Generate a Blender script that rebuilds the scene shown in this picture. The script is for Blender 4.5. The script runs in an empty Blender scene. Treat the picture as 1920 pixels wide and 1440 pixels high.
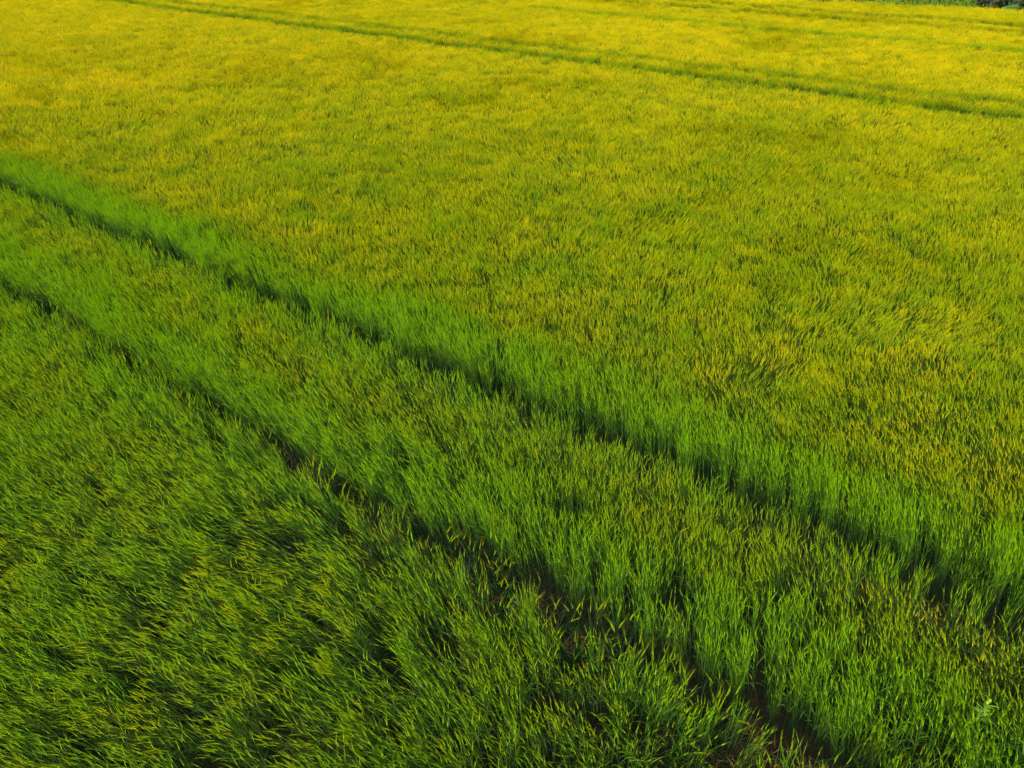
import bpy, math, random
import numpy as np
from math import radians as R

# ------------------------------------------------------------------ camera, sky, sun, exposure
sc = bpy.context.scene
C = sc.collection
CAM_H = 5.4
K = 1.195                                # the layout below was measured for a lower camera
PITCH = 34.3
cam_d = bpy.data.cameras.new('camera')
cam_d.lens = 25.0
cam_d.sensor_width = 36.0
cam_d.clip_start = 0.1
cam_d.clip_end = 3000
cam = bpy.data.objects.new('camera', cam_d)
C.objects.link(cam)
cam.location = (0, 0, CAM_H)
cam.rotation_euler = (R(90 - PITCH), 0, 0)
sc.camera = cam

SUN_EL, SUN_AZ = 48.0, -150.0            # degrees; azimuth from +Y, negative is to the left
world = bpy.data.worlds.new('World')
sc.world = world
world.use_nodes = True
wn = world.node_tree
wn.nodes.clear()
sky = wn.nodes.new('ShaderNodeTexSky')
sky.sky_type = 'NISHITA'
sky.sun_disc = False
sky.sun_elevation = R(SUN_EL)
sky.sun_rotation = R(SUN_AZ)
sky.dust_density = 4.0
sky.air_density = 1.0
sky.ozone_density = 0.6
bg = wn.nodes.new('ShaderNodeBackground')
bg.inputs['Strength'].default_value = 0.15
wo = wn.nodes.new('ShaderNodeOutputWorld')
hs = wn.nodes.new('ShaderNodeHueSaturation'); hs.inputs['Saturation'].default_value = 0.45
wn.links.new(sky.outputs[0], hs.inputs['Color']); wn.links.new(hs.outputs[0], bg.inputs[0])
wn.links.new(bg.outputs[0], wo.inputs[0])

sun_d = bpy.data.lights.new('sun', 'SUN')
sun_d.energy = 1.5
sun_d.angle = R(40)
sun_d.color = (1.0, 0.96, 0.84)
sun = bpy.data.objects.new('sun', sun_d)
C.objects.link(sun)
sun.rotation_euler = (R(90 - SUN_EL), 0, R(180 - SUN_AZ))
sun.location = (0, 0, 30)

sc.view_settings.view_transform = 'Standard'
sc.view_settings.look = 'None'
sc.view_settings.exposure = 1.0
sc.view_settings.gamma = 1.0
sc.cycles.max_bounces = 8
sc.cycles.diffuse_bounces = 4
sc.cycles.transmission_bounces = 6
sc.cycles.transparent_max_bounces = 8

# ------------------------------------------------------------------ layout of the field
VA = R(54.06)                            # the tramlines run this far left of +Y
U = np.array([-math.sin(VA), math.cos(VA)])
N = np.array([math.cos(VA), math.sin(VA)])
RUTS = [q * K for q in (2.84, 4.62, 19.6, 21.1, 33.5, 35.5)]     # distance of each wheel track from the camera's foot
RW = [0.175, 0.19, 0.29, 0.17, 0.42, 0.38]        # half widths

def ground_at(px, py, z=0.0):
    """where the line of sight through a pixel of the 1920x1440 photograph meets the height z"""
    x = (px - 960) / 1333.0; y = -(py - 720) / 1333.0
    p = R(PITCH)
    dx = x; dy = math.cos(p) + y * math.sin(p); dz = -math.sin(p) + y * math.cos(p)
    t = (z - CAM_H) / dz
    return dx * t, dy * t
E0 = np.array(ground_at(1650, 0, 0.86)); E1 = np.array(ground_at(1920, 12, 0.86))
ED = (E1 - E0) / np.linalg.norm(E1 - E0)          # direction of the field's far edge
EN = np.array([-ED[1], ED[0]])
if EN[1] < 0: EN = -EN

# ------------------------------------------------------------------ small value noise for the layout
class VNoise:
    def __init__(s, seed):
        s.g = np.random.default_rng(seed).random((64, 64))
    def __call__(s, x, y, f):
        x = np.asarray(x) * f + 1000.0; y = np.asarray(y) * f + 1000.0
        xi = np.floor(x).astype(int); yi = np.floor(y).astype(int)
        fx = x - xi; fy = y - yi
        fx = fx * fx * (3 - 2 * fx); fy = fy * fy * (3 - 2 * fy)
        g = s.g
        a = g[xi % 64, yi % 64]; b = g[(xi + 1) % 64, yi % 64]
        c = g[xi % 64, (yi + 1) % 64]; d = g[(xi + 1) % 64, (yi + 1) % 64]
        return (a * (1 - fx) + b * fx) * (1 - fy) + (c * (1 - fx) + d * fx) * fy - 0.5
n1, n2, n3, n4, n5, n6 = [VNoise(k) for k in range(11, 17)]
def sstep(a, b, x):
    t = np.clip((x - a) / (b - a), 0, 1)
    return t * t * (3 - 2 * t)
def wander(s, k):
    """sideways wobble of wheel track k at the distance s along it"""
    return 0.06 * n1(s, s * 0 + k * 7.3, 0.35) + 0.04 * n2(s, s * 0 + k * 3.1, 1.4)

# ------------------------------------------------------------------ materials
def mat(name):
    m = bpy.data.materials.new(name); m.use_nodes = True
    m.node_tree.nodes.clear()
    return m
def nd(m, t, **kw):
    n = m.node_tree.nodes.new(t)
    for k, v in kw.items(): setattr(n, k, v)
    return n
def lk(m, a, b): m.node_tree.links.new(a, b)
def ramp(m, fac, stops):
    r = nd(m, 'ShaderNodeValToRGB')
    e = r.color_ramp.elements
    while len(e) < len(stops): e.new(0.5)
    for i, (p, c) in enumerate(stops):
        e[i].position = p; e[i].color = (*c, 1)
    lk(m, fac, r.inputs[0])
    return r.outputs[0]
def math_(m, op, a, b=None, clamp=False):
    n = nd(m, 'ShaderNodeMath', operation=op, use_clamp=clamp)
    for i, v in enumerate((a, b)):
        if v is None: continue
        if isinstance(v, (int, float)): n.inputs[i].default_value = v
        else: lk(m, v, n.inputs[i])
    return n.outputs[0]

def plant_mat(name, stops, key='ripe_light', tintk=0.5, transl=0.35, rough=0.5, spec=0.25, low=None):
    """fac = value of the instance (ripeness, with near dark and far bright put in) spread by the tint each stalk carries"""
    m = mat(name)
    if key:
        a = nd(m, 'ShaderNodeAttribute', attribute_type='INSTANCER', attribute_name=key).outputs['Fac']
    t = nd(m, 'ShaderNodeAttribute', attribute_type='GEOMETRY', attribute_name='tint').outputs['Fac']
    v = math_(m, 'MULTIPLY', math_(m, 'SUBTRACT', t, 0.5), tintk)
    v = math_(m, 'ADD', v, a if key else 0.5, True)
    col = ramp(m, v, stops)
    if low:                                  # waxy blue-green foot, darkened more to paint the shade between stalks
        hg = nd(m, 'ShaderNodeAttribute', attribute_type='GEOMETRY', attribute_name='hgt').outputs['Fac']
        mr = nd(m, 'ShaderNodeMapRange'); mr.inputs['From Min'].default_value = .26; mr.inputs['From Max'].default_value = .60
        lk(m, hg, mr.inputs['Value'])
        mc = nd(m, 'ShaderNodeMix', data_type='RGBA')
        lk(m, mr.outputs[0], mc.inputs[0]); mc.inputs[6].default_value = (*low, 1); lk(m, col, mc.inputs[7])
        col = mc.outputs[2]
    b = nd(m, 'ShaderNodeBsdfPrincipled')
    b.inputs['Roughness'].default_value = rough
    b.inputs['Specular IOR Level'].default_value = spec
    lk(m, col, b.inputs['Base Color'])
    tr = nd(m, 'ShaderNodeBsdfTranslucent')
    lk(m, col, tr.inputs[0])
    mx = nd(m, 'ShaderNodeMixShader'); mx.inputs[0].default_value = transl
    lk(m, b.outputs[0], mx.inputs[1]); lk(m, tr.outputs[0], mx.inputs[2])
    o = nd(m, 'ShaderNodeOutputMaterial'); lk(m, mx.outputs[0], o.inputs[0])
    return m

M_stem = plant_mat('stem_waxy_green', [(0.08, (.135, .31, .003)), (0.38, (.052, .105, .004)), (0.7, (.10, .15, .004)), (1, (.20, .23, .004))], 'ripe_light', 0.5, 0.10, 0.6, 0.10, low=(.013, .038, .012))
M_leaf = plant_mat('leaf_green', [(0.05, (.110, .27, .004)), (0.38, (.050, .115, .004)), (0.7, (.09, .16, .004)), (1, (.17, .21, .004))], 'ripe_light', 0.6, 0.30, 0.5, 0.2, low=(.011, .045, .009))
M_ear = plant_mat('ear_green_gold', [(0, (.18, .36, .002)), (0.42, (.20, .31, .002)), (0.75, (.42, .40, .002)), (1, (.70, .56, .004))], 'ripe_light', 0.32, 0.25, 0.6, 0.12)
M_awn = plant_mat('awn_green_gold', [(0, (.20, .44, .001)), (0.3, (.23, .38, .001)), (0.55, (.40, .39, .001)), (0.8, (.63, .60, .001)), (1, (.80, .54, .002))], 'ripe_light', 0.5, 0.45, 0.7, 0.02)
M_dry = plant_mat('dry_straw', [(0, (.035, .020, .009)), (0.5, (.11, .060, .020)), (1, (.32, .19, .06))], None, 1.0, 0.2, 0.7, 0.1)

# soil of the whole field
def soil_mat():
    m = mat('field_soil')
    tc = nd(m, 'ShaderNodeNewGeometry').outputs['Position']
    a = nd(m, 'ShaderNodeTexNoise'); a.inputs['Scale'].default_value = 9; a.inputs['Detail'].default_value = 12; a.inputs['Roughness'].default_value = .7
    lk(m, tc, a.inputs['Vector'])
    col = ramp(m, a.outputs['Fac'], [(0.3, (.005, .0042, .003)), (0.5, (.012, .009, .006)), (0.7, (.030, .022, .013))])
    b = nd(m, 'ShaderNodeBsdfPrincipled'); b.inputs['Roughness'].default_value = .95; b.inputs['Specular IOR Level'].default_value = .05
    lk(m, col, b.inputs['Base Color'])
    bp = nd(m, 'ShaderNodeBump'); bp.inputs['Strength'].default_value = .8; bp.inputs['Distance'].default_value = .03
    lk(m, a.outputs['Fac'], bp.inputs['Height']); lk(m, bp.outputs[0], b.inputs['Normal'])
    o = nd(m, 'ShaderNodeOutputMaterial'); lk(m, b.outputs[0], o.inputs[0])
    return m
def meadow_mat():
    m = mat('meadow_turf')
    tc = nd(m, 'ShaderNodeNewGeometry').outputs['Position']
    a = nd(m, 'ShaderNodeTexNoise'); a.inputs['Scale'].default_value = .9; a.inputs['Detail'].default_value = 12; a.inputs['Roughness'].default_value = .7
    lk(m, tc, a.inputs['Vector'])
    col = ramp(m, a.outputs['Fac'], [(0.3, (.045, .14, .012)), (0.5, (.10, .24, .014)), (0.7, (.19, .32, .02))])
    b = nd(m, 'ShaderNodeBsdfPrincipled'); b.inputs['Roughness'].default_value = .95; b.inputs['Specular IOR Level'].default_value = .05
    lk(m, col, b.inputs['Base Color'])
    o = nd(m, 'ShaderNodeOutputMaterial'); lk(m, b.outputs[0], o.inputs[0])
    return m
M_soil = soil_mat(); M_meadow = meadow_mat()

# ------------------------------------------------------------------ mesh helpers
class MB:
    """collects faces with a material index and a tint per vertex"""
    def __init__(s): s.v = []; s.f = []; s.m = []; s.t = []
    def ribbon(s, pts, wid, side, mi, tint):
        b = len(s.v)
        for p, w in zip(pts, wid):
            s.v.append(p - side * w); s.v.append(p + side * w)
            s.t += [tint, tint]
        for i in range(len(pts) - 1):
            q = b + 2 * i
            s.f.append((q, q + 1, q + 3, q + 2)); s.m.append(mi)
    def spike(s, p, q, r, w, side, mi, tint):
        """thin pointed blade p > q > r"""
        b = len(s.v)
        s.v += [p - side * w, p + side * w, q + side * w * .75, q - side * w * .75, r]
        s.t += [tint] * 5
        s.f += [(b, b + 1, b + 2, b + 3), (b + 3, b + 2, b + 4)]; s.m += [mi, mi]
    def tube(s, pts, rad, n, mi, tint, ax=None):
        b = len(s.v)
        for i, p in enumerate(pts):
            t = pts[min(i + 1, len(pts) - 1)] - pts[max(i - 1, 0)]
            t = t / (np.linalg.norm(t) + 1e-9)
            a = np.cross(t, (0.31, 0.95, 0.02)); a /= np.linalg.norm(a) + 1e-9
            c = np.cross(t, a)
            k = (i % 2) * math.pi / n if ax else 0
            for j in range(n):
                g = 2 * math.pi * j / n + k
                s.v.append(p + (a * math.cos(g) + c * math.sin(g) * (ax or 1)) * rad[i]); s.t.append(tint)
        for i in range(len(pts) - 1):
            for j in range(n):
                q = b + i * n + j; r = b + i * n + (j + 1) % n
                s.f.append((q, r, r + n, q + n)); s.m.append(mi)
    def mesh(s, name, mats):
        me = bpy.data.meshes.new(name)
        me.from_pydata([tuple(map(float, v)) for v in s.v], [], s.f)
        for m in mats: me.materials.append(m)
        me.polygons.foreach_set('material_index', s.m)
        at = me.attributes.new('tint', 'FLOAT', 'POINT'); at.data.foreach_set('value', s.t)
        at = me.attributes.new('hgt', 'FLOAT', 'POINT'); at.data.foreach_set('value', [float(v[2]) for v in s.v])
        me.polygons.foreach_set('use_smooth', [True] * len(s.f))
        me.update()
        return me

def stalk(mb, r, bx, by, h, wide=1.0, awns=13, leaves=2, ear=True, bend=1.0, aw=.0007, sm=1.0):
    """one barley stalk: bent stem, blades, a nodding ear and its long awns; wind blows towards +X"""
    az = r.gauss(0, 0.85)
    d = np.array([math.cos(az), math.sin(az), 0.0]); sd = np.array([-math.sin(az), math.cos(az), 0.0])
    th = r.gauss(0.02, 0.085); tint = min(1, max(0, r.gauss(.5, .24)))
    p = np.array([bx, by, 0.0]); pts = [p]; ths = [th]
    b = abs(r.gauss(.18, .13)) * bend
    nseg = 5
    for i in range(nseg):
        u = (i + 1) / nseg
        t = th + b * u ** 2.2
        p = p + (d * math.sin(t) + np.array([0, 0, math.cos(t)])) * h / nseg
        pts.append(p); ths.append(t)
    mb.tube(pts, [.0024 * wide, .0022 * wide, .002 * wide, .0018 * wide, .0016 * wide, .0014 * wide], 3, 0, tint)
    # blades
    for k in range(leaves):
        u = [.74, .52, .34, .2][k] + r.uniform(-.07, .07)
        i = min(nseg - 1, int(u * nseg)); f = u * nseg - i
        q = pts[i] * (1 - f) + pts[i + 1] * f
        a2 = r.uniform(0, 6.283) if r.random() < .55 else az + r.gauss(0, .5)
        e = np.array([math.cos(a2), math.sin(a2), 0.0]); es = np.array([-math.sin(a2), math.cos(a2), 0.0])
        L = r.uniform(.09, .19) * sm ** .5; el = r.uniform(.1, .5); dr = r.uniform(.3, 1.5)
        lp = [q]
        for j in range(4):
            el += dr / 4
            q = q + (e * math.sin(el) + np.array([0, 0, math.cos(el)])) * L / 4
            lp.append(q)
        tw = es * .9 + np.array([0, 0, r.uniform(-.4, .4)])
        w = r.uniform(.0028, .0045) * wide
        mb.ribbon(lp, [w * .7, w, w * .9, w * .6, w * .08], tw, 1, min(1, max(0, tint + r.uniform(-.25, .25))))
    if not ear: return
    t = ths[-1]; L = r.uniform(.055, .090) * sm ** .9; ep = [pts[-1]]; nod = abs(r.gauss(.10, .17)) * bend
    for j in range(5):
        t += nod / 5
        ep.append(ep[-1] + (d * math.sin(t) + np.array([0, 0, math.cos(t)])) * L / 5)
    w = r.uniform(.0058, .0076) * wide * sm ** .45
    mb.tube(ep, [w * .45, w, w * 1.08, w, w * .8, w * .25], 5, 2, tint, .62)
    T = d * math.sin(t) + np.array([0, 0, math.cos(t)])
    P = np.cross(T, sd)
    for j in range(awns):
        o = ep[1 + j * 4 // awns] ; g = r.uniform(0, 6.283)
        out = sd * math.cos(g) + P * math.sin(g)
        sp = r.uniform(.04, .22)
        d1 = T + out * sp; d1 /= np.linalg.norm(d1)
        d2 = T + out * sp * 1.5 + d * .10 * bend - np.array([0, 0, .06]); d2 /= np.linalg.norm(d2)
        LA = r.uniform(.09, .15) * sm
        q = o + d1 * LA * .5; e = q + d2 * LA * .5
        mb.spike(o, q, e, aw * wide, np.cross(T, out), 3, min(1, max(0, tint + r.uniform(-.2, .2))))

def variants(name, count, n, rad, h, seed, mats, **kw):
    col = bpy.data.collections.new(name)
    for k in range(count):
        r = random.Random(seed * 100 + k); mb = MB()
        for i in range(n):
            a = r.uniform(0, 6.283); q = rad * math.sqrt(r.random())
            stalk(mb, r, q * math.cos(a), q * math.sin(a), h * r.gauss(1, .075), **kw)
        o = bpy.data.objects.new('%s_%02d' % (name, k), mb.mesh(name, mats))
        col.objects.link(o)
    return col
MATS = [M_stem, M_leaf, M_ear, M_awn, M_dry]
COL_near = variants('barley_tuft', 20, 18, .10, .63, 1, MATS, wide=.88, awns=8, aw=.0007, sm=.54)
COL_mid = variants('barley_tuft_mid', 16, 19, .11, .63, 8, MATS, awns=11, aw=.00085, sm=.56)
COL_far = variants('barley_tuft_far', 14, 34, .15, .63, 2, MATS, wide=1.15, awns=9, leaves=1, aw=.0010, sm=.58)

def scatter(name, pts, rot, scl, ripe_light, idx, col, label, cat):
    """one mass of plants: a point cloud whose modifier stands a tuft on every point"""
    me = bpy.data.meshes.new(name)
    n = len(pts)
    me.vertices.add(n); me.vertices.foreach_set('co', np.asarray(pts, dtype=np.float32).ravel())
    a = me.attributes.new('rot', 'FLOAT_VECTOR', 'POINT'); a.data.foreach_set('vector', np.asarray(rot, dtype=np.float32).ravel())
    a = me.attributes.new('scl', 'FLOAT_VECTOR', 'POINT'); a.data.foreach_set('vector', np.asarray(scl, dtype=np.float32).ravel())
    a = me.attributes.new('ripe_light', 'FLOAT', 'POINT'); a.data.foreach_set('value', np.asarray(ripe_light, dtype=np.float32))
    a = me.attributes.new('idx', 'INT', 'POINT'); a.data.foreach_set('value', np.asarray(idx, dtype=np.int32))
    ob = bpy.data.objects.new(name, me); C.objects.link(ob)
    g = bpy.data.node_groups.new(name + '_nodes', 'GeometryNodeTree')
    g.interface.new_socket('Geometry', in_out='INPUT', socket_type='NodeSocketGeometry')
    g.interface.new_socket('Geometry', in_out='OUTPUT', socket_type='NodeSocketGeometry')
    gi = g.nodes.new('NodeGroupInput'); go = g.nodes.new('NodeGroupOutput')
    ci = g.nodes.new('GeometryNodeCollectionInfo'); ci.inputs['Collection'].default_value = col
    ci.inputs['Separate Children'].default_value = True; ci.inputs['Reset Children'].default_value = True
    ip = g.nodes.new('GeometryNodeInstanceOnPoints'); ip.inputs['Pick Instance'].default_value = True
    def na(nm, ty):
        x = g.nodes.new('GeometryNodeInputNamedAttribute'); x.data_type = ty; x.inputs['Name'].default_value = nm
        return x.outputs['Attribute']
    g.links.new(gi.outputs[0], ip.inputs['Points'])
    g.links.new(ci.outputs[0], ip.inputs['Instance'])
    g.links.new(na('idx', 'INT'), ip.inputs['Instance Index'])
    e = g.nodes.new('FunctionNodeEulerToRotation')
    g.links.new(na('rot', 'FLOAT_VECTOR'), e.inputs[0]); g.links.new(e.outputs[0], ip.inputs['Rotation'])
    g.links.new(na('scl', 'FLOAT_VECTOR'), ip.inputs['Scale'])
    g.links.new(ip.outputs[0], go.inputs[0])
    md = ob.modifiers.new('scatter', 'NODES'); md.node_group = g
    ob['label'] = label; ob['category'] = cat; ob['kind'] = 'stuff'
    return ob

# ------------------------------------------------------------------ the ground, the meadow behind the field
def sheet(name, poly, z, m, sub=None):
    me = bpy.data.meshes.new(name)
    me.from_pydata([(x, y, z) for x, y in poly], [], [tuple(range(len(poly)))])
    me.materials.append(m)
    o = bpy.data.objects.new(name, me); C.objects.link(o); o['kind'] = 'structure'
    return o
sheet('ground', [(-1500, -1500), (1500, -1500), (1500, 1500), (-1500, 1500)], -0.06, M_meadow)
a = E0 - ED * 260; b = E0 + ED * 160
me = bpy.data.meshes.new('field_soil')
def soil_grid():
    # fine grid with clods near the tracks, one sheet
    vs, fs = [], []
    S = np.concatenate([np.linspace(-84, -14, 20), np.linspace(-13.8, 24, 380), np.linspace(25, 108, 30)])
    D = np.concatenate([np.linspace(-16, 2.6, 20), np.linspace(2.7, 6.8, 80), np.linspace(7.2, 96, 60)])
    ss, dd = np.meshgrid(S, D, indexing='ij')
    x = U[0] * ss + N[0] * dd; y = U[1] * ss + N[1] * dd
    z = 0.03 * n3(x, y, 4.0) + 0.025 * n4(x, y, 11.0)
    for k, c in enumerate(RUTS):
        z -= 0.05 * np.exp(-((dd - c - wander(ss, k)) / .16) ** 2)
    # keep the sheet inside the field
    over = (x - E0[0]) * EN[0] + (y - E0[1]) * EN[1]
    x = np.where(over > .4, x - EN[0] * (over - .4), x); y = np.where(over > .4, y - EN[1] * (over - .4), y)
    V = np.stack([x, y, z], -1).reshape(-1, 3)
    nD = len(D)
    for i in range(len(S) - 1):
        for j in range(nD - 1):
            q = i * nD + j
            fs.append((q, q + nD, q + nD + 1, q + 1))
    me.from_pydata(V.tolist(), [], fs); me.materials.append(M_soil)
    me.polygons.foreach_set('use_smooth', [True] * len(fs)); me.update()
soil_grid()
o = bpy.data.objects.new('field_soil', me); C.objects.link(o); o['kind'] = 'structure'

# ------------------------------------------------------------------ the crop
def lean_at(x, y):
    """how far and where the wind (and the gusts) lay the stalks over"""
    wx, wy = x, y
    x = x / K; y = y / K
    vx = -.02 + 0.16 * n1(x, y, .22) + 0.18 * n2(x, y, .9) + .13 * n5(x, y, 2.1)
    vy = 0.06 + 0.18 * n3(x, y, .22) + 0.18 * n4(x, y, .9) + .13 * n6(x, y, 2.1)
    # gust pressing outward round the middle of the foreground
    cx, cy = 0.55, 2.6
    rx, ry = x - cx, y - cy; rr = np.hypot(rx, ry) + 1e-6
    left = sstep(-0.2, -1.8, rx)
    g = np.exp(-((rr - 2.6) / 2.7) ** 2)
    vx = vx + rx / rr * g * (.04 + .80 * left); vy = vy + ry / rr * g * (.10 + .10 * left)
    # the right of the field leans right
    vx = vx + .05 * sstep(2.0, 7.0, x) * np.exp(-((y - 8) / 9.0) ** 2)
    vx = vx - .16 * sstep(-2.0, -7.0, x) * np.exp(-((y - 7) / 8.0) ** 2)
    vx = vx - .16 * sstep(.8, 2.5, x) * sstep(8, 5, y)
    # a few spots the wind has pressed flatter
    for px, py, rad, ax, ay in LODGED:
        gx, gy = ground_at(px, py, .7)
        e = np.exp(-(((wx - gx) / (rad * 1.6)) ** 2 + ((wy - gy) / rad) ** 2))
        vx = vx + ax * e; vy = vy + ay * e
    return vx, vy
LODGED = [(150, 95, .5, -.7, -.3), (330, 70, .6, .8, -.2), (455, 82, .5, .7, .2), (240, 235, .5, .6, .3), (1700, 600, .55, .7, .25), (1870, 640, .5, .5, .5),
          (1100, 540, .4, -.3, .5), (1450, 700, .35, .5, -.2), (590, 1010, .35, -.5, -.2), (60, 980, .4, -.5, .2), (1050, 300, .5, -.6, .2), (640, 40, .6, .7, -.3)]

def make_points(seed, dens, area):
    r = np.random.default_rng(seed)
    x0, x1, y0, y1 = area
    st = 1 / math.sqrt(dens)
    gx, gy = np.meshgrid(np.arange(x0, x1, st), np.arange(y0, y1, st))
    x = gx.ravel() + r.uniform(-.55, .55, gx.size) * st; y = gy.ravel() + r.uniform(-.55, .55, gx.size) * st
    return x, y, r
def in_view(x, y, m):
    """inside the wedge of land the photograph could show, widened by m metres on every side"""
    return (np.abs(x) < .86 * (y + 1.6) + m) & (y > .9 - m * .4)

def field(x, y, r, nvar):
    s = x * U[0] + y * U[1]; d = x * N[0] + y * N[1]
    over = (x - E0[0]) * EN[0] + (y - E0[1]) * EN[1]
    keep = (over < 0.15 * n5(x, y, 1.5)) & (n2(x, y, 3.7) + r.normal(0, .08, len(x)) > -.45)
    blk = np.zeros(len(x), int)
    ripe_light = .50 + .0 * x
    dist = np.hypot(x, y)
    ripe_light = .33 + .05 * sstep(RUTS[0], RUTS[0] + .8, d) + .11 * sstep(RUTS[1], RUTS[1] + 1.5, d) + .27 * sstep(8 * K, 27 * K, dist)  # distance term puts the far crop's brighter light and near shade into ripeness
    ripe_light = ripe_light + .09 * n1(x, y, .33) + .15 * n4(x, y, 1.3) + .24 * n5(x, y, 3.2) + r.normal(0, .07, len(x))
    h = 1.0 + .07 * n2(x, y, .5) + .12 * n3(x, y, 1.7) + .11 * n6(x, y, 4.2) + r.normal(0, .035, len(x))
    vx, vy = lean_at(x, y)
    lush = np.zeros(len(x)); xy = np.ones(len(x))
    for k, c in enumerate(RUTS):
        q = d - c - wander(s, k)
        w = RW[k] * (1 + .35 * n6(s, s * 0 + k, 1.1))
        xy = np.minimum(xy, .5 + .5 * np.clip((np.abs(q) - w) / .22, 0, 1))
        gap = np.abs(q) < w
        keep &= ~(gap & (r.random(len(x)) < (.985 if k < 3 else .9)))
        blk += (q > 0).astype(int)
        # the stalks along a track had more light and water: greener, a little taller
        far = np.exp(-(np.clip(q - w, 0, 9) / ((.78 if k == 1 else .75 if k == 0 else .25) * (1 + .5 * n2(s, s * 0 + k, .8)))) ** 4) * (q > 0)
        near = np.exp(-np.clip(-q - w, 0, 9) ** 2 / (2 * .24 ** 2)) * (q <= 0)
        wgt = [.95, 1, .75, .6, .4, .35][k]
        lush = np.maximum(lush, np.maximum(far, near * .75) * wgt * np.clip(1.0 + .7 * n1(x, y, 1.1) + r.normal(0, .14, len(x)), .3, 1))
        # edge stalks hang a little over the track
        cal = 1 - .55 * np.exp(-(np.abs(q) - w).clip(0, 9) / .25)
        vx = vx * cal; vy = vy * cal
        e = np.exp(-(np.abs(q) - w).clip(0, 9) / .10) * .10 * -np.sign(q)
        vx = vx + N[0] * e; vy = vy + N[1] * e
    lush = np.maximum(lush, .55 * np.exp(-((d - 29.1 * K - wander(s, 9) * 3) / .4) ** 2) * (n6(s, s * 0 + 5, .5) > -.25))
    ripe_light = ripe_light * (1 - lush) + lush * (.10 + .16 * n5(x, y, 2.0) + r.normal(0, .07, len(x)))
    h = h + .05 * lush
    mag = np.hypot(vx, vy); ang = np.arctan2(vy, vx)
    ang2 = ang + r.normal(0, .22, len(x)); tilt = np.clip(mag * 1.0 + r.normal(0, .05, len(x)), 0, 1.15)
    # far stalks can stand in any turn of the wind
    rot = np.stack([np.zeros(len(x)), tilt * .8, ang2], -1)
    sc_ = np.stack([xy, xy, h], -1)
    z = np.full(len(x), -.01)
    return keep, blk, rot, sc_, np.clip(ripe_light, 0, 1), np.stack([x, y, z], -1), r.integers(0, nvar, len(x))

SPLIT = 19.5
x, y, r = make_points(5, 50, (-19, 19, -1.5, 23)); m = in_view(x, y, 1.8) & (np.hypot(x, y) < SPLIT)
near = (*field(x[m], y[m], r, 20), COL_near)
near[0][:] = near[0] & (r.random(m.sum()) < 1 - .24 * sstep(6.5, 4.0, np.hypot(x[m], y[m])))
rr_ = np.hypot(x[m], y[m]) + r.normal(0, .8, m.sum()) > 8.4
near[6][rr_] = 20 + near[6][rr_] % 16
x, y, r = make_points(6, 24, (-74, 74, 0, 92)); m = in_view(x, y, 2.5) & (np.hypot(x, y) >= SPLIT - .1)
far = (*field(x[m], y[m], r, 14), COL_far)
LAB = ['dark green bearded barley in the near corner, left of the first bare wheel track',
       'strip of green barley between the two wheel tracks of the nearest tramline',
       'broad middle stand of green-gold barley beyond the nearest tramline',
       'thin yellow ridge of barley between the two wheel tracks of the far tramline',
       'golden barley stand beyond the far tramline',
       'narrow yellow barley ridge between the faintest pair of tracks at the top',
       'farthest golden barley stand next to the meadow and hedge']
COL_all = bpy.data.collections.new('barley_tufts')
for o in sorted(COL_near.objects, key=lambda o: o.name): o.name = 'a_' + o.name; COL_all.objects.link(o)
for o in sorted(COL_mid.objects, key=lambda o: o.name): o.name = 'b_' + o.name; COL_all.objects.link(o)
for o in sorted(COL_far.objects, key=lambda o: o.name): o.name = 'c_' + o.name; COL_all.objects.link(o)
for k, lab in enumerate(LAB):
    P, Ro, S_, Ri, Ix = [], [], [], [], []
    for gidx, (keep, blk, rot, scl, ripe_light, pts, idx, col) in enumerate((near, far)):
        mk = keep & (blk == k)
        P.append(pts[mk]); Ro.append(rot[mk]); S_.append(scl[mk]); Ri.append(ripe_light[mk]); Ix.append(idx[mk] + (36 if gidx else 0))
    P = np.concatenate(P)
    if len(P) == 0: continue
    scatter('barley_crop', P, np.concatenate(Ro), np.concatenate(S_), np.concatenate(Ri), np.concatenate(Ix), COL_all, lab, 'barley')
    print('block', k, len(P))

# ------------------------------------------------------------------ regrowth and dry litter in the nearest tracks
def tuft_variants(name, count, seed, dry):
    col = bpy.data.collections.new(name)
    for k in range(count):
        r = random.Random(seed * 77 + k); mb = MB()
        for i in range(9 if dry else 8):
            a2 = r.uniform(0, 6.283); q = np.array([r.uniform(-.07, .07), r.uniform(-.07, .07), .005 if not dry else r.uniform(.005, .03)])
            e = np.array([math.cos(a2), math.sin(a2), 0.0]); es = np.array([-math.sin(a2), math.cos(a2), 0.0])
            L = r.uniform(.08, .22) if dry else r.uniform(.12, .34)
            el = r.uniform(.9, 1.5) if dry else r.uniform(.05, .5); dr = r.uniform(-.4, .7) if dry else r.uniform(.4, 1.5)
            lp = [q]
            for j in range(4):
                el += dr / 4
                q = q + (e * math.sin(el) + np.array([0, 0, math.cos(el)])) * L / 4
                lp.append(q)
            w = r.uniform(.003, .0065)
            mb.ribbon(lp, [w * .8, w, w * .9, w * .6, w * .1], es * .9 + np.array([0, 0, r.uniform(-.5, .5)]), 4 if dry else 1, r.random())
        if not dry:
            for i in range(2): stalk(mb, r, r.uniform(-.05, .05), r.uniform(-.05, .05), r.uniform(.22, .42), leaves=2, awns=8)
        col.objects.link(bpy.data.objects.new('%s_%02d' % (name, k), mb.mesh(name, MATS)))
    return col
COL_re = tuft_variants('regrowth_tuft', 8, 3, False)
COL_li = tuft_variants('litter_tuft', 8, 4, True)
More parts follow.
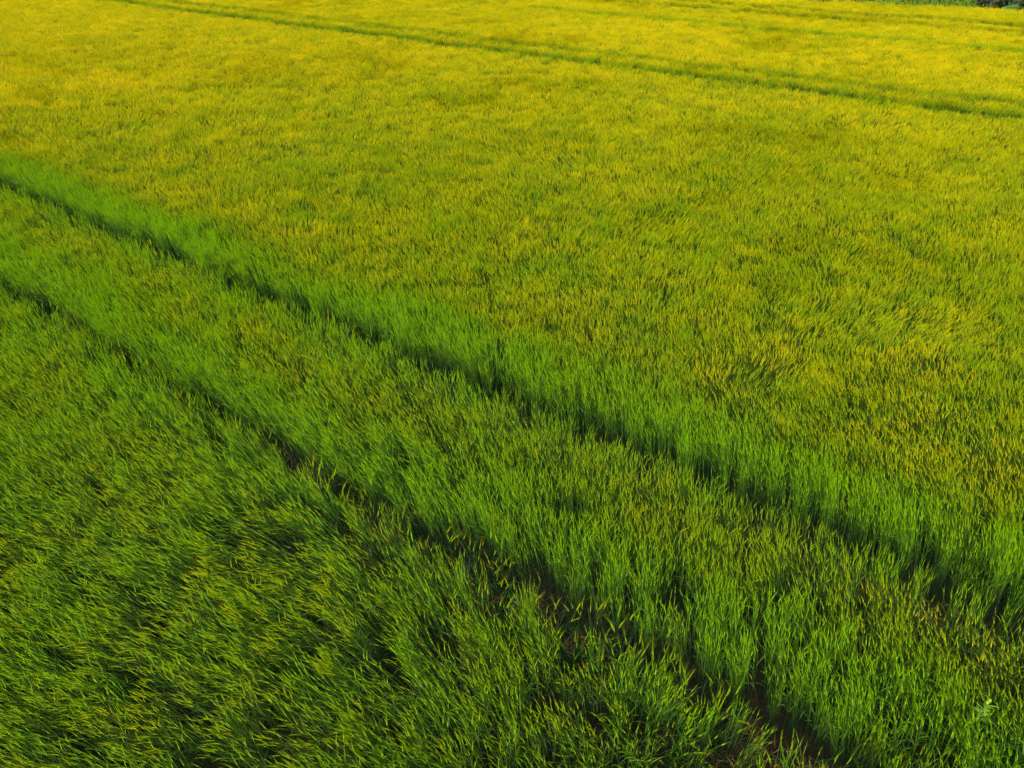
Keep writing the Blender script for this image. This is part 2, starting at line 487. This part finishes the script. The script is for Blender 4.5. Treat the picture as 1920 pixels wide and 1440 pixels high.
def along(k, n, s0, s1, spread, seed):
    r = np.random.default_rng(seed)
    s = r.uniform(s0, s1, n); d = RUTS[k] + wander(s, k) + r.uniform(-spread, spread, n)
    x = U[0] * s + N[0] * d; y = U[1] * s + N[1] * d
    m = in_view(x, y, 1.5)
    return x[m], y[m], s[m], d[m], r
for k, n, nm, lab in ((0, 1100, 'track_grass', 'low bright green regrowth in the nearest bare wheel track'),
                      (1, 420, 'track_grass', 'low green blades in the dark second wheel track')):
    x, y, s, d, r = along(k, n, -9, 16, .24, 40 + k)
    pick = n5(s, s * 0 + k, .9) + r.normal(0, .12, len(s)) > -.12
    x, y = x[pick], y[pick]; c = len(x)
    scatter(nm, np.stack([x, y, np.full(c, -.03)], -1), np.stack([r.normal(0, .2, c), r.normal(0, .2, c), r.uniform(0, 6.28, c)], -1),
            np.repeat(r.uniform(.7, 1.35, c)[:, None], 3, 1), np.clip(r.normal(.32, .16, c), 0, 1), r.integers(0, 8, c), COL_re, lab, 'grass')
for k, n, lab in ((0, 1700, 'tan dry straw and dead leaves lying in the nearest wheel track'),
                  (1, 700, 'dry straw lying in the second wheel track')):
    x, y, s, d, r = along(k, n, -9, 16, .26, 60 + k); c = len(x)
    scatter('straw_litter', np.stack([x, y, np.full(c, -.02)], -1), np.stack([r.normal(0, .15, c), r.normal(0, .15, c), r.uniform(0, 6.28, c)], -1),
            np.repeat(r.uniform(.35, .7, c)[:, None], 3, 1), np.full(c, .5), r.integers(0, 8, c), COL_li, lab, 'straw')

# ------------------------------------------------------------------ field edge: rough grass, hedge, bushes
def foliage_mat(name, c0, c1):
    m = mat(name)
    t = nd(m, 'ShaderNodeAttribute', attribute_type='GEOMETRY', attribute_name='tint').outputs['Fac']
    col = ramp(m, t, [(0, c0), (1, c1)])
    b = nd(m, 'ShaderNodeBsdfPrincipled'); b.inputs['Roughness'].default_value = .6
    lk(m, col, b.inputs['Base Color'])
    tr = nd(m, 'ShaderNodeBsdfTranslucent'); lk(m, col, tr.inputs[0])
    mx = nd(m, 'ShaderNodeMixShader'); mx.inputs[0].default_value = .25
    lk(m, b.outputs[0], mx.inputs[1]); lk(m, tr.outputs[0], mx.inputs[2])
    o = nd(m, 'ShaderNodeOutputMaterial'); lk(m, mx.outputs[0], o.inputs[0])
    return m
M_bark = foliage_mat('bark', (.05, .035, .025), (.09, .065, .045))
M_hedge = foliage_mat('hedge_leaves', (.020, .035, .015), (.055, .085, .022))
M_bush = foliage_mat('bush_leaves', (.05, .15, .015), (.14, .30, .02))
def leafcloud(r, mb, c, rad, n, sz):
    for i in range(n):
        v = np.array([r.gauss(0, 1), r.gauss(0, 1), r.gauss(0, 1)]); v /= np.linalg.norm(v)
        p = c + v * rad * (r.random() ** .4)
        if p[2] < .03: p[2] = r.uniform(.03, .2)
        a_ = np.array([r.gauss(0, 1), r.gauss(0, 1), r.gauss(0, 1)]); a_ /= np.linalg.norm(a_)
        b_ = np.cross(a_, v); b_ /= np.linalg.norm(b_) + 1e-6
        s = sz * r.uniform(.6, 1.3)
        k = len(mb.v)
        mb.v += [p - a_ * s, p + b_ * s * .5, p + a_ * s, p - b_ * s * .5]; mb.t += [r.random()] * 4
        mb.f.append((k, k + 1, k + 2, k + 3)); mb.m.append(0)
def bush(name, label, cat, loc, w, h, seed, m, n=10, group=None, leaf=.09):
    r = random.Random(seed)
    root = bpy.data.objects.new(name, None); C.objects.link(root); root.location = (*loc, 0)
    root['label'] = label; root['category'] = cat
    if group: root['group'] = group
    mb = MB()
    for i in range(n):
        q = r.uniform(0, w * .42); a_ = r.uniform(0, 6.283); rr = r.uniform(.22, .42) * min(w, h * 1.6) * .8
        cz = r.uniform(.3, .78) * h
        leafcloud(r, mb, np.array([math.cos(a_) * q, math.sin(a_) * q, cz]), np.array([rr, rr, rr * .75]), int(520 * rr / .4), leaf)
    o = bpy.data.objects.new('foliage', mb.mesh('foliage', [m])); C.objects.link(o); o.parent = root
    mb = MB()
    for i in range(5):
        a_ = r.uniform(0, 6.283)
        pts = [np.array([math.cos(a_) * w * .25 * u ** 1.3, math.sin(a_) * w * .25 * u ** 1.3, h * .75 * u]) for u in (0, .25, .5, .75, 1)]
        mb.tube(pts, [.035, .03, .022, .014, .006], 5, 0, r.random())
    o = bpy.data.objects.new('stem', mb.mesh('stem', [M_bark])); C.objects.link(o); o.parent = root
    return root
def edge_pt(px, off):
    p = np.array(ground_at(px, 4, .6))
    t = (p - E0) @ ED
    q = E0 + ED * t + EN * off
    return float(q[0]), float(q[1])
# rough grass on the headland
def rough():
    r = np.random.default_rng(9)
    n = 16000
    t = r.uniform(-55, 40, n); w = r.random(n) ** 1.5 * 16 + .4
    x = E0[0] + ED[0] * t + EN[0] * w; y = E0[1] + ED[1] * t + EN[1] * w
    c = len(x)
    scatter('headland_grass', np.stack([x, y, np.full(c, -.06)], -1), np.stack([r.normal(0, .2, c), r.normal(0, .2, c), r.uniform(0, 6.28, c)], -1),
            np.stack([r.uniform(1.6, 2.6, c), r.uniform(1.6, 2.6, c), r.uniform(.7, 1.2, c)], -1), np.clip(r.normal(.45, .2, c), 0, 1),
            r.integers(0, 8, c), COL_re, 'light green rough grass on the headland beyond the barley', 'grass')
rough()

# ------------------------------------------------------------------ the pale tufted weed standing out of the crop, bottom right
M_weed = foliage_mat('weed_leaf', (.08, .22, .005), (.20, .32, .010))
M_bud = foliage_mat('weed_bud', (.20, .34, .01), (.34, .44, .02))
def weed(px, py):  # leafy plant made up in place of a cluster of barley ears
    r = random.Random(5); x, y = ground_at(px, py, .78)
    root = bpy.data.objects.new('tufted_ears', None); C.objects.link(root); root.location = (x, y, 0)
    root['label'] = 'pale yellow-green tufted weed poking out of the dark barley'; root['category'] = 'weed'
    mb = MB(); pts = [np.array([.03 * u * u, 0, .80 * u]) for u in np.linspace(0, 1, 7)]
    mb.tube(pts, [.005, .005, .0045, .004, .004, .0035, .003], 6, 0, .4)
    o = bpy.data.objects.new('stem', mb.mesh('stem', [M_weed])); C.objects.link(o); o.parent = root
    mb = MB()
    for i in range(26):
        a2 = r.uniform(0, 6.283); q = pts[-1] - np.array([0, 0, r.uniform(0, .16)])
        e = np.array([math.cos(a2), math.sin(a2), 0.0]); es = np.array([-math.sin(a2), math.cos(a2), 0.0])
        el = r.uniform(.5, 1.2); L = r.uniform(.04, .09); lp = [q]
        for j in range(4):
            el += .15; q = q + (e * math.sin(el) + np.array([0, 0, math.cos(el)])) * L / 4; lp.append(q)
        mb.ribbon(lp, [.002, .0045, .0045, .003, .0004], es, 0, r.random())
    o = bpy.data.objects.new('leaves', mb.mesh('leaves', [M_weed])); C.objects.link(o); o.parent = root
    for k, (dx, dy, dz) in enumerate(((0.03, 0, .83), (.06, .02, .82))):
        mb = MB(); mb.tube([np.array([dx, dy, dz + z]) for z in (-.02, -.008, .008, .022)], [.004, .011, .012, .003], 7, 0, .5 + .4 * k, .9)
        o = bpy.data.objects.new('bud', mb.mesh('bud', [M_bud])); C.objects.link(o); o.parent = root
weed(1838, 1325)

# hedge bushes right of the corner
hx = [(1700, 9.5, 2.2, .9), (1762, 8.5, 2.4, 1.0), (1815, 6.4, 2.6, 1.1), (1850, 5.2, 3.0, 1.3), (1885, 4.4, 3.2, 1.5), (1921, 3.6, 3.2, 1.6), (1958, 3.2, 3.4, 1.7), (1998, 3.0, 3.4, 1.6)]
names = ['small dark shrub at the left end of the hedge', 'second dark shrub from the left end of the hedge', 'third dark shrub from the left end of the hedge',
         'dark hedge shrub just left of the light green bush', 'dark hedge shrub right behind the light green bush', 'dark hedge shrub just right of the light green bush',
         'dark hedge shrub past the picture corner', 'last dark hedge shrub past the picture corner']
for i, (px, off, w, h) in enumerate(hx):
    if i < 4: continue
    bush('hedge_shrub', names[i], 'shrub', edge_pt(px, off + .6), w, h * .72, 20 + i, M_hedge, 12, 'dark shrubs along the far field edge')
bush('bush', 'small light green bush in front of the dark hedge at the field corner', 'bush', edge_pt(1886, 1.5), .8, .95, 70, M_bush, 8, leaf=.05)
